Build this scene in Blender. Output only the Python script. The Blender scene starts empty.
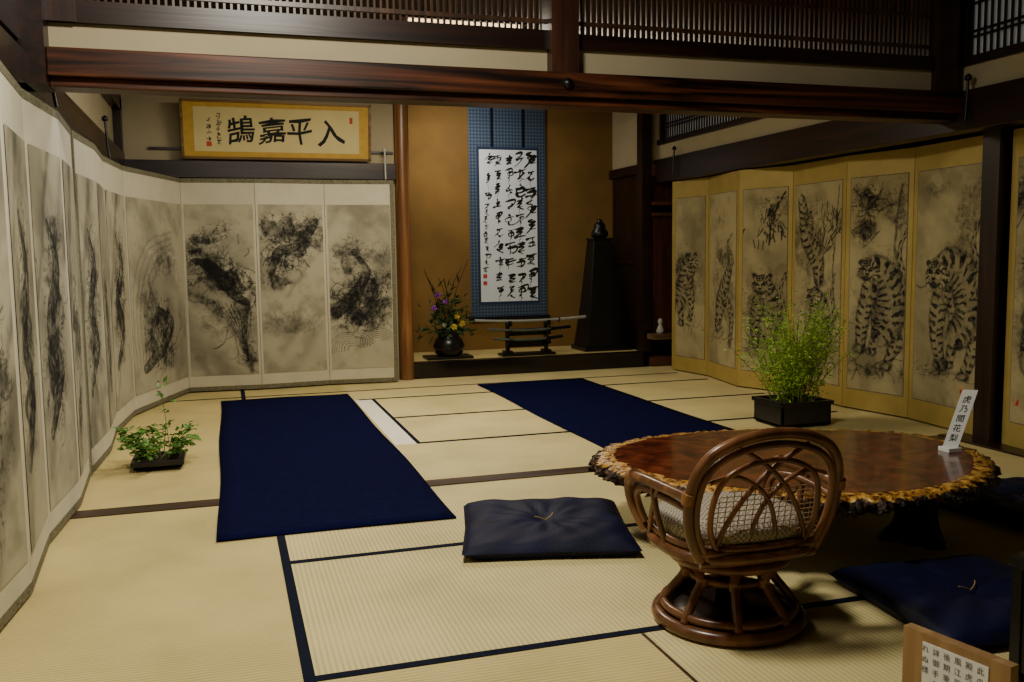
import bpy, math, random
import numpy as np
from mathutils import Vector, Matrix
random.seed(7); rng=np.random.RandomState(11)
D=bpy.data
coll=bpy.context.scene.collection

# ------------------------------------------------------------------ materials
def newmat(name):
    m=D.materials.new(name); m.use_nodes=True
    nt=m.node_tree; b=nt.nodes['Principled BSDF']
    return m,nt,b
def N(nt,t,**k):
    n=nt.nodes.new(t)
    for a,v in k.items(): setattr(n,a,v)
    return n
def ramp(nt,fac,stops):
    r=N(nt,'ShaderNodeValToRGB'); e=r.color_ramp.elements
    e[0].position=stops[0][0]; e[0].color=(*stops[0][1],1)
    e[1].position=stops[-1][0]; e[1].color=(*stops[-1][1],1)
    for p,c in stops[1:-1]:
        x=e.new(p); x.color=(*c,1)
    nt.links.new(fac,r.inputs[0]); return r.outputs[0]
def coords(nt,scale=(1,1,1),rot=(0,0,0)):
    tc=N(nt,'ShaderNodeTexCoord'); mp=N(nt,'ShaderNodeMapping')
    mp.inputs['Scale'].default_value=scale; mp.inputs['Rotation'].default_value=rot
    nt.links.new(tc.outputs['Object'],mp.inputs[0]); return mp.outputs[0]
def noise(nt,vec,scale,detail=4,dist=0):
    n=N(nt,'ShaderNodeTexNoise'); n.inputs['Scale'].default_value=scale
    n.inputs['Detail'].default_value=detail; n.inputs['Distortion'].default_value=dist
    nt.links.new(vec,n.inputs['Vector']); return n.outputs['Fac']
def bump(nt,b,h,strength=.3,dist=.01):
    bp=N(nt,'ShaderNodeBump'); bp.inputs['Strength'].default_value=strength
    bp.inputs['Distance'].default_value=dist
    nt.links.new(h,bp.inputs['Height']); nt.links.new(bp.outputs[0],b.inputs['Normal'])
def mat(name,c,rough=.7,var=.15,scale=6,bs=0,spec=.4,metal=0,coat=0):
    m,nt,b=newmat(name)
    v=coords(nt); n=noise(nt,v,scale)
    lo=tuple(x*(1-var) for x in c); hi=tuple(min(1,x*(1+var)) for x in c)
    nt.links.new(ramp(nt,n,[(.3,lo),(.7,hi)]),b.inputs['Base Color'])
    b.inputs['Roughness'].default_value=rough; b.inputs['Metallic'].default_value=metal
    b.inputs['Specular IOR Level'].default_value=spec
    b.inputs['Coat Weight'].default_value=coat; b.inputs['Coat Roughness'].default_value=.08
    if bs: bump(nt,b,noise(nt,v,scale*12),bs)
    return m
def wood(name,c1,c2,axis='x',rough=.35,scale=1.0,spec=.5,dist=.6,lo=.3,hi=.7):
    m,nt,b=newmat(name)
    s={'x':(1.2,22,22),'y':(22,1.2,22),'z':(22,22,1.2)}[axis]
    v=coords(nt,tuple(q*scale for q in s))
    n=noise(nt,v,1.0,6,dist)
    nt.links.new(ramp(nt,n,[(lo,c1),((lo+hi)/2,tuple((p+q)/2.4 for p,q in zip(c1,c2))),(hi,c2)]),b.inputs['Base Color'])
    b.inputs['Roughness'].default_value=rough; b.inputs['Specular IOR Level'].default_value=spec
    bump(nt,b,n,.15,.004)
    return m
def tatami(name,rib,tone):
    m,nt,b=newmat(name)
    v=coords(nt)
    w=N(nt,'ShaderNodeTexWave'); w.bands_direction=rib; w.inputs['Scale'].default_value=19
    w.inputs['Distortion'].default_value=.25; w.inputs['Detail'].default_value=1
    nt.links.new(v,w.inputs['Vector'])
    fine=N(nt,'ShaderNodeTexWave'); fine.bands_direction='Y' if rib=='X' else 'X'; fine.inputs['Scale'].default_value=60
    nt.links.new(v,fine.inputs['Vector'])
    n=noise(nt,v,2.2,5)
    mx=N(nt,'ShaderNodeMath',operation='MULTIPLY_ADD'); nt.links.new(w.outputs['Fac'],mx.inputs[0])
    mx.inputs[1].default_value=.38; nt.links.new(n,mx.inputs[2])
    c=tone
    nt.links.new(ramp(nt,mx.outputs[0],[(.3,tuple(x*.68 for x in c)),(.9,tuple(min(1,x*1.12) for x in c))]),b.inputs['Base Color'])
    ad=N(nt,'ShaderNodeMath',operation='ADD'); nt.links.new(w.outputs['Fac'],ad.inputs[0]); nt.links.new(fine.outputs['Fac'],ad.inputs[1])
    bump(nt,b,ad.outputs[0],.3,.003)
    b.inputs['Roughness'].default_value=.6; b.inputs['Specular IOR Level'].default_value=.3
    return m
def paintmat(name,paper,inkc=(.011,.011,.012),wash=.1):
    m,nt,b=newmat(name)
    v=coords(nt); n=noise(nt,v,3.5,5,.3)
    base=ramp(nt,n,[(.3,tuple(x*(1-wash) for x in paper)),(.7,paper)])
    at=N(nt,'ShaderNodeAttribute'); at.attribute_name='Ink'
    sp=N(nt,'ShaderNodeSeparateColor'); nt.links.new(at.outputs['Color'],sp.inputs[0])
    m1=N(nt,'ShaderNodeMix',data_type='RGBA'); nt.links.new(sp.outputs[0],m1.inputs[0])
    nt.links.new(base,m1.inputs[6]); m1.inputs[7].default_value=(*inkc,1)
    m2=N(nt,'ShaderNodeMix',data_type='RGBA'); nt.links.new(sp.outputs[1],m2.inputs[0])
    nt.links.new(m1.outputs[2],m2.inputs[6]); m2.inputs[7].default_value=(.5,.04,.02,1)
    nt.links.new(m2.outputs[2],b.inputs['Base Color'])
    b.inputs['Roughness'].default_value=.8; b.inputs['Specular IOR Level'].default_value=.15
    return m
def emis(name,c,s):
    m,nt,b=newmat(name); b.inputs['Base Color'].default_value=(*c,1)
    b.inputs['Emission Color'].default_value=(*c,1); b.inputs['Emission Strength'].default_value=s
    return m

DK1=(.006,.003,.002); DK2=(.034,.011,.006)
M_darkx=wood('dark_wood_x',DK1,DK2,'x'); M_darky=wood('dark_wood_y',DK1,DK2,'y'); M_darkz=wood('dark_wood_z',DK1,DK2,'z')
M_beam=wood('beam_wood',(.008,.003,.002),(.15,.044,.016),'x',.38,.45,dist=2.4,lo=.38,hi=.70,spec=.35)
M_sill=wood('sill_wood',(.03,.017,.011),(.10,.056,.034),'x',.4)
M_post=wood('toko_post_wood',(.13,.05,.016),(.36,.16,.055),'z',.3)
M_cream=mat('plaster_cream',(.44,.37,.23),.9,.06,3)
M_must=mat('plaster_mustard',(.21,.118,.030),.92,.22,2.0,.12)
M_black=mat('black_lacquer',(.005,.005,.006),.35,.3,5)
M_navy=mat('navy_felt',(.0026,.0036,.031),.97,.25,26,.25,spec=.05)
M_border=mat('tatami_border_cloth',(.007,.009,.022),.9,.2,30,spec=.1)
TT=(.64,.51,.20)
M_tatX=tatami('tatami_a','Y',TT); M_tatY=tatami('tatami_b','X',(.70,.58,.26))
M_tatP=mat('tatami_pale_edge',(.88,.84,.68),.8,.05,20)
M_darkwall=mat('wall_dark_brown',(.022,.012,.007),.85,.2,3)
M_ceil=wood('ceiling_wood',(.016,.008,.005),(.045,.021,.011),'y',.6,.5)

# ------------------------------------------------------------------ mesh helpers
def grp(name,loc=(0,0,0)):
    e=D.objects.new(name,None); e.empty_display_size=.1; e.location=loc; coll.objects.link(e); return e
def par(o,p):
    if p is not None:
        o.parent=p; o.matrix_parent_inverse=Matrix.Translation(-Vector(p.location))
def mesh(name,V,F,mats,parent=None,smooth=False,mi=None):
    me=D.meshes.new(name); me.from_pydata([tuple(v) for v in V],[],[tuple(f) for f in F]); 
    for m in (mats if isinstance(mats,(list,tuple)) else [mats]): me.materials.append(m)
    if smooth: me.polygons.foreach_set('use_smooth',[True]*len(me.polygons))
    if mi is not None: me.polygons.foreach_set('material_index',mi)
    me.update()
    o=D.objects.new(name,me); coll.objects.link(o); par(o,parent); return o
BF=[(0,3,2,1),(4,5,6,7),(0,1,5,4),(1,2,6,5),(2,3,7,6),(3,0,4,7)]
def boxes(name,L,m,parent=None,bev=0):
    V=[];F=[]
    for (x0,x1,y0,y1,z0,z1) in L:
        n=len(V); V+=[(x0,y0,z0),(x1,y0,z0),(x1,y1,z0),(x0,y1,z0),(x0,y0,z1),(x1,y0,z1),(x1,y1,z1),(x0,y1,z1)]
        F+=[tuple(n+i for i in f) for f in BF]
    o=mesh(name,V,F,m,parent)
    if bev:
        b=o.modifiers.new('b','BEVEL'); b.width=bev; b.segments=2
    return o
def box(name,x0,x1,y0,y1,z0,z1,m,parent=None,bev=0): return boxes(name,[(x0,x1,y0,y1,z0,z1)],m,parent,bev)
def tube(name,pts,r,m,parent=None,cyc=False,res=3,rad=None,spline='NURBS'):
    c=D.curves.new(name,'CURVE'); c.dimensions='3D'; c.bevel_depth=r; c.bevel_resolution=res; c.use_fill_caps=True; c.resolution_u=6
    s=c.splines.new(spline); s.points.add(len(pts)-1)
    for i,p in enumerate(pts):
        s.points[i].co=(*p,1); s.points[i].radius=1 if rad is None else rad[i]
    s.use_cyclic_u=cyc
    if spline=='NURBS': s.order_u=min(4,len(pts)); s.use_endpoint_u=not cyc
    t=D.objects.new(name,c); coll.objects.link(t)
    dg=bpy.context.evaluated_depsgraph_get(); me=D.meshes.new_from_object(t.evaluated_get(dg))
    D.objects.remove(t); me.materials.clear(); me.materials.append(m)
    me.polygons.foreach_set('use_smooth',[True]*len(me.polygons))
    o=D.objects.new(name,me); coll.objects.link(o); par(o,parent); return o
def lathe(name,prof,c,m,parent=None,n=32,sx=1,sy=1,smooth=True):
    V=[];F=[]
    for r,z in prof:
        for i in range(n):
            a=2*math.pi*i/n; V.append((c[0]+r*math.cos(a)*sx,c[1]+r*math.sin(a)*sy,c[2]+z))
    for j in range(len(prof)-1):
        for i in range(n):
            k=(i+1)%n; F.append((j*n+i,j*n+k,(j+1)*n+k,(j+1)*n+i))
    F.append(tuple(range(n-1,-1,-1))); F.append(tuple((len(prof)-1)*n+i for i in range(n)))
    return mesh(name,V,F,m,parent,smooth)

# ------------------------------------------------------------------ numpy ink painting
TAB=rng.rand(64,64)
def vnoise(x,y):
    xi=np.floor(x).astype(int); yi=np.floor(y).astype(int); fx=x-xi; fy=y-yi
    fx=fx*fx*(3-2*fx); fy=fy*fy*(3-2*fy)
    a=TAB[xi%64,yi%64]; b=TAB[(xi+1)%64,yi%64]; c=TAB[xi%64,(yi+1)%64]; d=TAB[(xi+1)%64,(yi+1)%64]
    return (a*(1-fx)+b*fx)*(1-fy)+(c*(1-fx)+d*fx)*fy
def fbm(x,y,s,seed=0,o=5):
    t=0;a=.5;n=0
    for k in range(o):
        t=t+a*vnoise(x*s+seed*7.3+k*3.1,y*s+seed*3.7+k*5.9); n+=a; a*=.55; s*=2
    return t/n
def ss(a,b,x):
    t=np.clip((x-a)/(b-a),0,1); return t*t*(3-2*t)
def smoothpts(P,k=8):
    P=[np.array(p,float) for p in P]; Q=[]
    for i in range(len(P)-1):
        p0=P[max(i-1,0)];p1=P[i];p2=P[i+1];p3=P[min(i+2,len(P)-1)]
        for j in range(k):
            t=j/k; Q.append(.5*((2*p1)+(-p0+p2)*t+(2*p0-5*p1+4*p2-p3)*t*t+(-p0+3*p1-3*p2+p3)*t**3))
    Q.append(P[-1]); return Q
class Paint:
    def __init__(s,w,h,res=.007):
        s.w=w;s.h=h;s.nx=int(w/res)+1;s.nz=int(h/res)+1
        s.X0,s.Z0=np.meshgrid(np.linspace(0,w,s.nx),np.linspace(0,h,s.nz)); s.seed=rng.randint(1,50)
        k=s.seed
        s.X=s.X0+.035*(fbm(s.X0,s.Z0,8,k+2,2)-.5)+.010*(fbm(s.X0,s.Z0,30,k+4,3)-.5)
        s.Z=s.Z0+.035*(fbm(s.X0,s.Z0,8,k+6,2)-.5)+.010*(fbm(s.X0,s.Z0,30,k+8,3)-.5)
        s.I=np.zeros_like(s.X); s.R=np.zeros_like(s.X)
    def over(s,a): s.I=1-(1-s.I)*(1-np.clip(a,0,1))
    def wash(s,amp=.25,sc=2.5):
        amp*=.75
        s.over(amp*ss(.42,.75,fbm(s.X+s.Z*.5,s.Z,sc,s.seed+9))); s.over(amp*.5*ss(.5,.7,fbm(s.X,s.Z,sc*3,s.seed+19)))
    def rays(s,n=5,slope=1.6,amp=.2):
        for i in range(n):
            z=random.uniform(-.3,s.h); wd=random.uniform(.02,.07)
            d=np.abs((s.Z-z)-slope*s.X)/math.hypot(1,slope); s.over(amp*np.exp(-(d/wd)**2)*ss(.35,.6,fbm(s.X,s.Z,4,s.seed+i)))
    def blob(s,cx,cz,rx,rz,amp=.9,ang=0):
        x=s.X-cx;z=s.Z-cz;c=math.cos(ang);n=math.sin(ang);u=(x*c+z*n)/rx;v=(-x*n+z*c)/rz
        e=np.exp(-(u*u+v*v)); k=s.seed+int(cx*31+cz*17)
        f=fbm(s.X,s.Z,11,k,5); fi=fbm(s.X,s.Z,42,k+3,4); f2=fbm(s.X,s.Z,16,k+31,3); rd=1-np.abs(2*fbm(s.X,s.Z,22,k+5,4)-1)
        cl=ss(.36,.68,e*.75+(f-.5)*1.25)*ss(.03,.22,e)
        s.over(amp*cl*(.16+.42*ss(.40,.60,fi)+.42*ss(.48,.62,f2))); s.over(amp*.85*ss(.93,.98,rd)*ss(.08,.4,e)); s.over(.32*amp*ss(.02,.6,e)*ss(.35,.65,f))
    def stroke(s,P,w,amp=.8,dry=.4,k=6):
        Q=smoothpts(P,k); P=np.array(Q); m=w*2+.03
        x0,x1=P[:,0].min()-m,P[:,0].max()+m; z0,z1=P[:,1].min()-m,P[:,1].max()+m
        i0=max(0,int(x0/s.w*(s.nx-1)));i1=min(s.nx,int(x1/s.w*(s.nx-1))+2);j0=max(0,int(z0/s.h*(s.nz-1)));j1=min(s.nz,int(z1/s.h*(s.nz-1))+2)
        if i1<=i0 or j1<=j0: return
        X=s.X[j0:j1,i0:i1];Z=s.Z[j0:j1,i0:i1]; d=np.full_like(X,9.)
        for i in range(len(Q)-1):
            a=Q[i];b=Q[i+1];e=b-a;l=e@e+1e-9
            t=np.clip(((X-a[0])*e[0]+(Z-a[1])*e[1])/l,0,1)
            d=np.minimum(d,np.hypot(X-a[0]-e[0]*t,Z-a[1]-e[1]*t))
        f=fbm(X,Z,40,s.seed+3,3)
        q=amp*(1-ss(w*.4,w*1.15,d))*(1-dry*ss(.4,.6,f)); s.I[j0:j1,i0:i1]=1-(1-s.I[j0:j1,i0:i1])*(1-np.clip(q,0,1))
    def wisps(s,cx,cz,rx,rz,n,L=.12,a0=None,amp=.75):
        for i in range(n):
            x=cx+random.gauss(0,rx);z=cz+random.gauss(0,rz);a=random.uniform(0,6.28) if a0 is None else a0+random.gauss(0,.35);c=random.uniform(-1.5,1.5);l=L*random.uniform(.4,1.3)/3
            P=[(x,z)]
            for j in range(3): a+=c*.5; P.append((P[-1][0]+l*math.cos(a),P[-1][1]+l*math.sin(a)))
            s.stroke(P,random.uniform(.003,.007),amp*random.uniform(.5,1.1),.3,4)
    def limb(s,P,R,stripe=120,fill=.24,amp=1.,scale=False):
        Q=smoothpts([(p[0],p[1],r) for p,r in zip(P,R)],6); q=np.full_like(s.X,9.);S=np.zeros_like(s.X);acc=0;side=np.zeros_like(s.X)
        for i in range(len(Q)-1):
            a=Q[i][:2];b=Q[i+1][:2];e=b-a;L=math.hypot(*e)+1e-9
            t=np.clip(((s.X-a[0])*e[0]+(s.Z-a[1])*e[1])/L/L,0,1); r=Q[i][2]*(1-t)+Q[i+1][2]*t
            dx=s.X-a[0]-e[0]*t;dz=s.Z-a[1]-e[1]*t; dd=np.hypot(dx,dz)/r
            mk=dd<q; q=np.where(mk,dd,q); S=np.where(mk,acc+t*L,S); side=np.where(mk,(dx*-e[1]+dz*e[0])/L/r,side); acc+=L
        f=fbm(s.X,s.Z,24,s.seed+5,4); fi=fbm(s.X,s.Z,60,s.seed+15,3); ins=1-ss(.88,1.06,q+(fi-.5)*.3)
        s.I=s.I*(1-.65*ins)
        s.over(ins*fill*(.3+1.2*f)); s.over(ins*.5*ss(.35,1.0,np.abs(side))*ss(.3,.6,f)); s.over(.6*amp*np.exp(-((q-.97)/.11)**2)*ss(.42,.55,fi))
        if scale:
            st=np.abs(np.sin(S*stripe+3*np.abs(side)))*np.abs(np.cos(side*7)); s.over(ins*amp*.85*ss(.5,.2,st)*ss(.35,.55,f)); s.over(ins*.6*ss(.3,-.5,side)*ss(.3,.6,fi))
        else:
            st=np.sin(S*stripe+side*side*2.5+np.sign(side)*1.4+(f-.5)*5); s.over(ins*amp*ss(.15,.55,st)*ss(.04,.22,np.abs(side)+(fi-.5)*.4)*(.65+.35*ss(.4,.6,fi)))
    def disc(s,cx,cz,rx,rz,amp=.9,ring=False,w=.25):
        q=np.hypot((s.X-cx)/rx,(s.Z-cz)/rz)
        s.over(amp*(np.exp(-((q-1)/w)**2) if ring else 1-ss(.7,1.15,q)))
    def head(s,cx,cz,r,dx=-.2):
        r=r*.86
        f=fbm(s.X,s.Z,50,s.seed+25,3)
        for k in(-1,1): s.disc(cx+k*r*.7,cz+r*.72,r*.24,r*.2,.85)
        q=np.hypot((s.X-cx)/r,(s.Z-cz+.12*r*np.abs(s.X-cx)/r)/(r*.92)); ins=1-ss(.85,1.08,q+(f-.5)*.35); s.I*=(1-.72*ins)
        s.over(ins*.22*ss(.3,.7,f)); s.over(ins*.55*ss(.55,1.,q)*ss(.38,.58,f)); c0=cx+dx*r
        an=np.arctan2(s.Z-cz,s.X-c0); s.over(ins*.95*ss(.42,.58,q)*ss(.2,.7,np.sin(an*17+(f-.5)*6))*ss(-.8,-.4,(s.Z-cz)/r))
        for k in(-1,1):
            s.disc(c0+k*r*.33,cz+r*.12,r*.17,r*.09,1); s.stroke([(c0+k*r*.1,cz+r*.08),(c0+k*r*.35,cz+r*.3),(c0+k*r*.62,cz+r*.2)],r*.08,.95,.1)
            s.stroke([(c0+k*r*.13,cz+r*.05),(c0+k*r*.15,cz-r*.25)],r*.06,.6,.2)
            s.stroke([(c0+k*r*.03,cz-r*.38),(c0+k*r*.3,cz-r*.52),(c0+k*r*.45,cz-r*.4)],r*.07,.9,.1)
        for j in range(3): s.stroke([(c0-r*.25,cz+r*(.46+.15*j)),(c0+r*.25,cz+r*(.46+.15*j))],r*.055,.9,.1)
        s.disc(c0,cz-r*.22,r*.17,r*.1,1); s.disc(c0,cz-r*.62,r*.28,r*.12,.85)
        s.wisps(c0,cz-r*.3,r*.5,r*.2,8,r*1.2,None,.5)
    def tiger(s,hx,hz,hr,body,br,legs,tail=None):
        w,h=s.w,s.h
        mx=sum(p[0] for p in body)/len(body)*w; mz=sum(p[1] for p in body)/len(body)*h
        s.blob(mx,mz,.24,.3,.42); sc=lambda L:[(a*w,b*h) for a,b in L]
        for L,R in legs[1:]: s.limb(sc(L),R)
        s.limb(sc(body),br)
        for L,R in legs[:1]: s.limb(sc(L),R)
        if tail: s.limb(sc(tail),[.022,.019,.017,.012][:len(tail)],90)
        s.head(hx*w,hz*h,hr)
        for L,R in legs: s.disc(L[-1][0]*w-.01,L[-1][1]*h-.01,R[-1]*1.25,R[-1]*.7,.6,True,.3)
        lo=min(L[-1][1] for L,R in legs)*h; s.wisps(w*.5,lo-.01,w*.3,.02,14,.14,.1,.6)
    def seal(s,x,z,a=.02): s.R=np.maximum(s.R,((np.abs(s.X0-x)<a)&(np.abs(s.Z0-z)<a*1.1)).astype(float)*(fbm(s.X0,s.Z0,60,3,2)>.42))
    def leaves(s,cx,cz,n,sp,L=.07,amp=.9):
        for i in range(n):
            x=cx+random.gauss(0,sp);z=cz+random.gauss(0,sp);a=random.uniform(-2.4,-.7); s.stroke([(x,z),(x+L*math.cos(a),z+L*math.sin(a))],.006,amp,.2)
    def build(s,name,P,ux,z0,m,parent,nrm,off):
        V=np.zeros((s.nx*s.nz,3)); X=s.X0.ravel();Zz=s.Z0.ravel()
        V[:,0]=P[0]+ux[0]*X+nrm[0]*off; V[:,1]=P[1]+ux[1]*X+nrm[1]*off; V[:,2]=z0+Zz
        i=np.arange(s.nx-1)[None,:]+np.arange(s.nz-1)[:,None]*s.nx; i=i.ravel()
        F=np.stack([i,i+1,i+1+s.nx,i+s.nx],1)
        me=D.meshes.new(name); me.from_pydata(V.tolist(),[],F.tolist()); me.materials.append(m)
        at=me.color_attributes.new('Ink','FLOAT_COLOR','POINT')
        c=np.zeros((len(V),4),np.float32); c[:,0]=1-(1-np.clip(s.I.ravel(),0,1))**1.3; c[:,1]=s.R.ravel(); c[:,3]=1
        at.data.foreach_set('color',c.ravel()); o=D.objects.new(name,me); coll.objects.link(o); par(o,parent); return o

# ------------------------------------------------------------------ ROOM SHELL
box('floor',-1.0,4.5,-1.6,9.1,-.12,-.012,M_darkwall)
mats=grp('tatami_floor_mats')
def tm(x0,x1,y0,y1,m): boxes('mat',[(x0,x1,y0,y1,-.012,0)],m,mats)
tm(-.9,.17,.4,4.25,M_tatX); tm(-.9,.17,-1.5,.4,M_tatX)
tm(.17,4.02,3.35,4.25,M_tatY); tm(.17,4.02,2.38,3.35,M_tatY)
tm(.17,1.13,.4,2.38,M_tatX) ; tm(1.13,4.02,.4,2.38,M_tatY); tm(.17,4.02,-1.5,.4,M_tatY)
tm(-.9,.1,4.36,8.05,M_tatX); tm(.1,4.02,4.36,5.28,M_tatY); tm(.1,.92,5.28,8.05,M_tatX)
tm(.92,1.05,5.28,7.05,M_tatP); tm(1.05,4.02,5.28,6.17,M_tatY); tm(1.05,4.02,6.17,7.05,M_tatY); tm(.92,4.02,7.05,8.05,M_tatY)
tm(4.02,4.4,4.36,8.05,M_tatY)
B=[]
def bx(y,x0,x1,w=.016): B.append((x0,x1,y-w,y+w,-.001,.0025))
def by(x,y0,y1,w=.016): B.append((x-w,x+w,y0,y1,-.001,.003))
by(.17,-1.4,4.25); bx(3.35,.17,4.0); bx(2.38,.17,4.0); bx(5.28,1.05,4.0); bx(6.17,1.06,4.0); bx(7.05,.95,4.0); bx(7.53,-.6,3.95,.012)
by(1.06,5.28,7.05,.012); by(.1,4.4,8.0)
boxes('border_cloth',B,M_border,mats)
boxes('seam',[(1.124,1.134,-1.4,2.36,-.001,.0015)],M_sill,mats)
box('trim_sill',-.9,4.02,4.25,4.36,-.02,.006,M_sill)
boxes('trim_right_sill',[(4.02,4.42,1.0,4.36,-.02,.012),(4.3,4.42,4.36,8.05,-.02,.012)],M_darky)
box('ceiling',-1.0,4.5,-1.6,9.1,2.95,3.05,M_ceil)
box('wall_left',-1.0,-.8,-1.6,8.2,-.012,2.95,M_cream)
box('wall_right',4.42,4.52,-1.6,9.1,-.012,2.95,M_darkwall)
box('wall_front',-1.0,4.5,-1.7,-1.6,-.012,2.95,M_darkwall)
boxes('wall_back',[(-.8,1.46,8.08,8.2,-.012,2.95),(1.46,3.86,8.06,8.14,2.52,2.95)],M_cream)
boxes('wall_right_upper',[(4.02,4.06,-1.6,8.06,1.99,2.13)],M_cream)
boxes('trim_left',[(-.8,-.735,-1.5,8.08,1.83,1.96),(-.8,-.74,-1.5,8.08,2.3,2.4),(-.8,-.66,4.17,4.39,1.83,2.95),(-.8,-.74,7.95,8.08,1.77,2.95),(-.8,-.75,-1.5,4.2,2.0,2.95)],M_darky)

# transverse beam + ranma
boxes('trim_beam',[(-.66,4.02,4.24,4.38,1.83,1.87),(-.66,4.02,4.20,4.42,1.87,1.985)],M_beam,None,.006)
boxes('wall_transom',[(-.66,1.54,4.29,4.33,1.985,2.10),(1.69,3.83,4.29,4.33,1.985,2.11),(-.8,3.97,4.29,4.33,2.75,2.95)],M_cream)
boxes('trim_transom_posts',[(1.54,1.68,4.22,4.40,1.985,2.95),(3.83,3.95,4.22,4.40,1.985,2.95),(-.66,-.55,4.25,4.37,2.10,2.75)],wood('transom_post_wood',(.012,.005,.003),(.07,.024,.012),'z',.4))
boxes('trim_transom_rails',[(-.66,1.54,4.26,4.36,2.10,2.19),(1.68,3.83,4.26,4.36,2.11,2.18),(-.8,3.9,4.26,4.36,2.66,2.75)],M_darkx)
R=grp('ranma_lattice',(1.5,4.31,2.2))
L=[]
x=-.56
while x<3.83:
    if not 1.53<x<1.69: L.append((x,x+.010,4.305,4.32,2.18,2.66))
    x+=.030
L+=[(-.6,3.83,4.298,4.31,2.23,2.25),(-.6,3.83,4.298,4.31,2.4,2.415),(-.6,3.83,4.298,4.31,2.53,2.545)]
boxes('bars',L,wood('lattice_wood',(.03,.015,.009),(.10,.045,.022),'z'),R)
nh=lathe('nail_cover',[(.0,.0),(.022,.0),(.026,.006),(.022,.018),(.0,.026)],(0,0,0),M_black); nh.rotation_euler=(math.pi/2,0,0); nh.location=(1.61,4.199,1.93)

# right upper wall
boxes('trim_right',[(3.97,4.10,-1.5,8.06,1.77,1.99),(4.0,4.06,-1.5,8.06,2.13,2.18),(4.0,4.06,-1.5,8.06,2.62,2.95)],M_darky,None,.004)
L=[];y=-.5
while y<8.0:
    L.append((4.0,4.012,y,y+.012,2.18,2.62)); y+=.045
L+=[(3.998,4.01,-.5,8,z,z+.014) for z in(2.27,2.3,2.45,2.48)]
L+=[(3.985,4.06,yy,yy+.07,2.13,2.62) for yy in(2.4,5.9,7.9)]
w=grp('window_1',(4.02,4,2.4)); boxes('lattice',L,M_darkz,w)
M_shoji,nt,b=newmat('shoji_paper'); b.inputs['Base Color'].default_value=(.55,.55,.5,1); b.inputs['Roughness'].default_value=.9
b.inputs['Emission Color'].default_value=(.8,.85,.8,1); b.inputs['Emission Strength'].default_value=.06
boxes('paper',[(4.03,4.035,-.5,4.2,2.18,2.62),(4.03,4.035,6.6,8.0,2.18,2.62)],M_shoji,w)
boxes('boarding',[(4.03,4.035,4.2,6.6,2.18,2.62)],M_darkwall,w)
boxes('trim_post_right',[(4.10,4.21,4.06,4.18,.012,1.77)],M_darkz)

# back wall beam and tokonoma
boxes('trim_back',[(-.8,1.46,7.99,8.08,1.77,1.91),(1.6,3.85,8.04,8.16,2.46,2.53),(-.8,1.5,8.04,8.08,2.46,2.52)],M_darkx,None,.004)
boxes('trim_back_edge',[(-.55,1.45,8.055,8.08,2.0,2.02)],M_darkx)
tube('trim_toko_post',[(1.53,8.06,0),(1.53,8.06,.8),(1.525,8.06,1.6),(1.53,8.06,2.95)],.062,M_post,res=6)
tk=grp('tokonoma_alcove',(2.7,8.5,.1))
box('floor_board',1.5,3.9,8.14,8.97,0,.14,M_tatX,tk)
box('front_board',1.55,3.86,8.04,8.14,0,.15,mat('toko_lacquer',(.010,.007,.007),.18,.3,5),tk,.006)
box('wall_tokonoma_back',1.4,4.0,8.97,9.05,0,2.95,M_must)
boxes('wall_tokonoma_left',[(1.42,1.5,8.14,8.97,0,2.95)],M_must)
boxes('wall_tokonoma_right',[(3.94,3.98,8.14,8.97,1.95,2.7)],M_cream)
boxes('side_panel',[(3.94,3.98,8.14,8.97,0,1.9)],M_darkz,tk)
boxes('side_frame',[(3.90,4.0,8.1,8.97,1.88,1.97),(3.84,3.94,8.04,8.16,.15,2.95),(3.90,3.93,8.2,8.97,1.0,1.04)],M_darkx,tk)
box('ceiling_board',1.5,3.95,8.14,8.97,2.62,2.66,M_ceil,tk)
cab=grp('built_in_cupboard',(4.15,8.1,1))
boxes('frame',[(3.94,4.42,8.02,8.1,1.84,1.95),(3.94,4.42,8.02,8.1,1.56,1.60),(3.94,4.42,8.02,8.1,1.46,1.49),(3.94,4.42,8.02,8.12,.28,.33),(3.94,4.42,8.02,8.1,0,.10)],wood('cupboard_frame_wood',(.05,.018,.010),(.18,.07,.035),'x',.3),cab)
boxes('doors',[(3.95,4.17,8.06,8.09,.33,1.46),(4.15,4.4,8.08,8.10,.33,1.46),(3.95,4.4,8.07,8.09,1.60,1.84)],wood('door_wood',(.03,.010,.006),(.12,.04,.022),'z',.35),cab)
box('wall_cupboard_upper',3.94,4.42,8.09,8.14,1.95,2.95,M_cream)
box('trim_shelf',3.88,4.42,7.86,8.015,.28,.33,wood('shelf_wood',(.10,.06,.03),(.25,.16,.08),'x',.35))
fg=lathe('small_figurine',[(.035,0),(.04,.03),(.025,.07),(.015,.09),(.025,.11),(.022,.135),(.005,.15)],(3.98,7.93,.33),mat('porcelain',(.40,.40,.37),.3))

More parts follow.
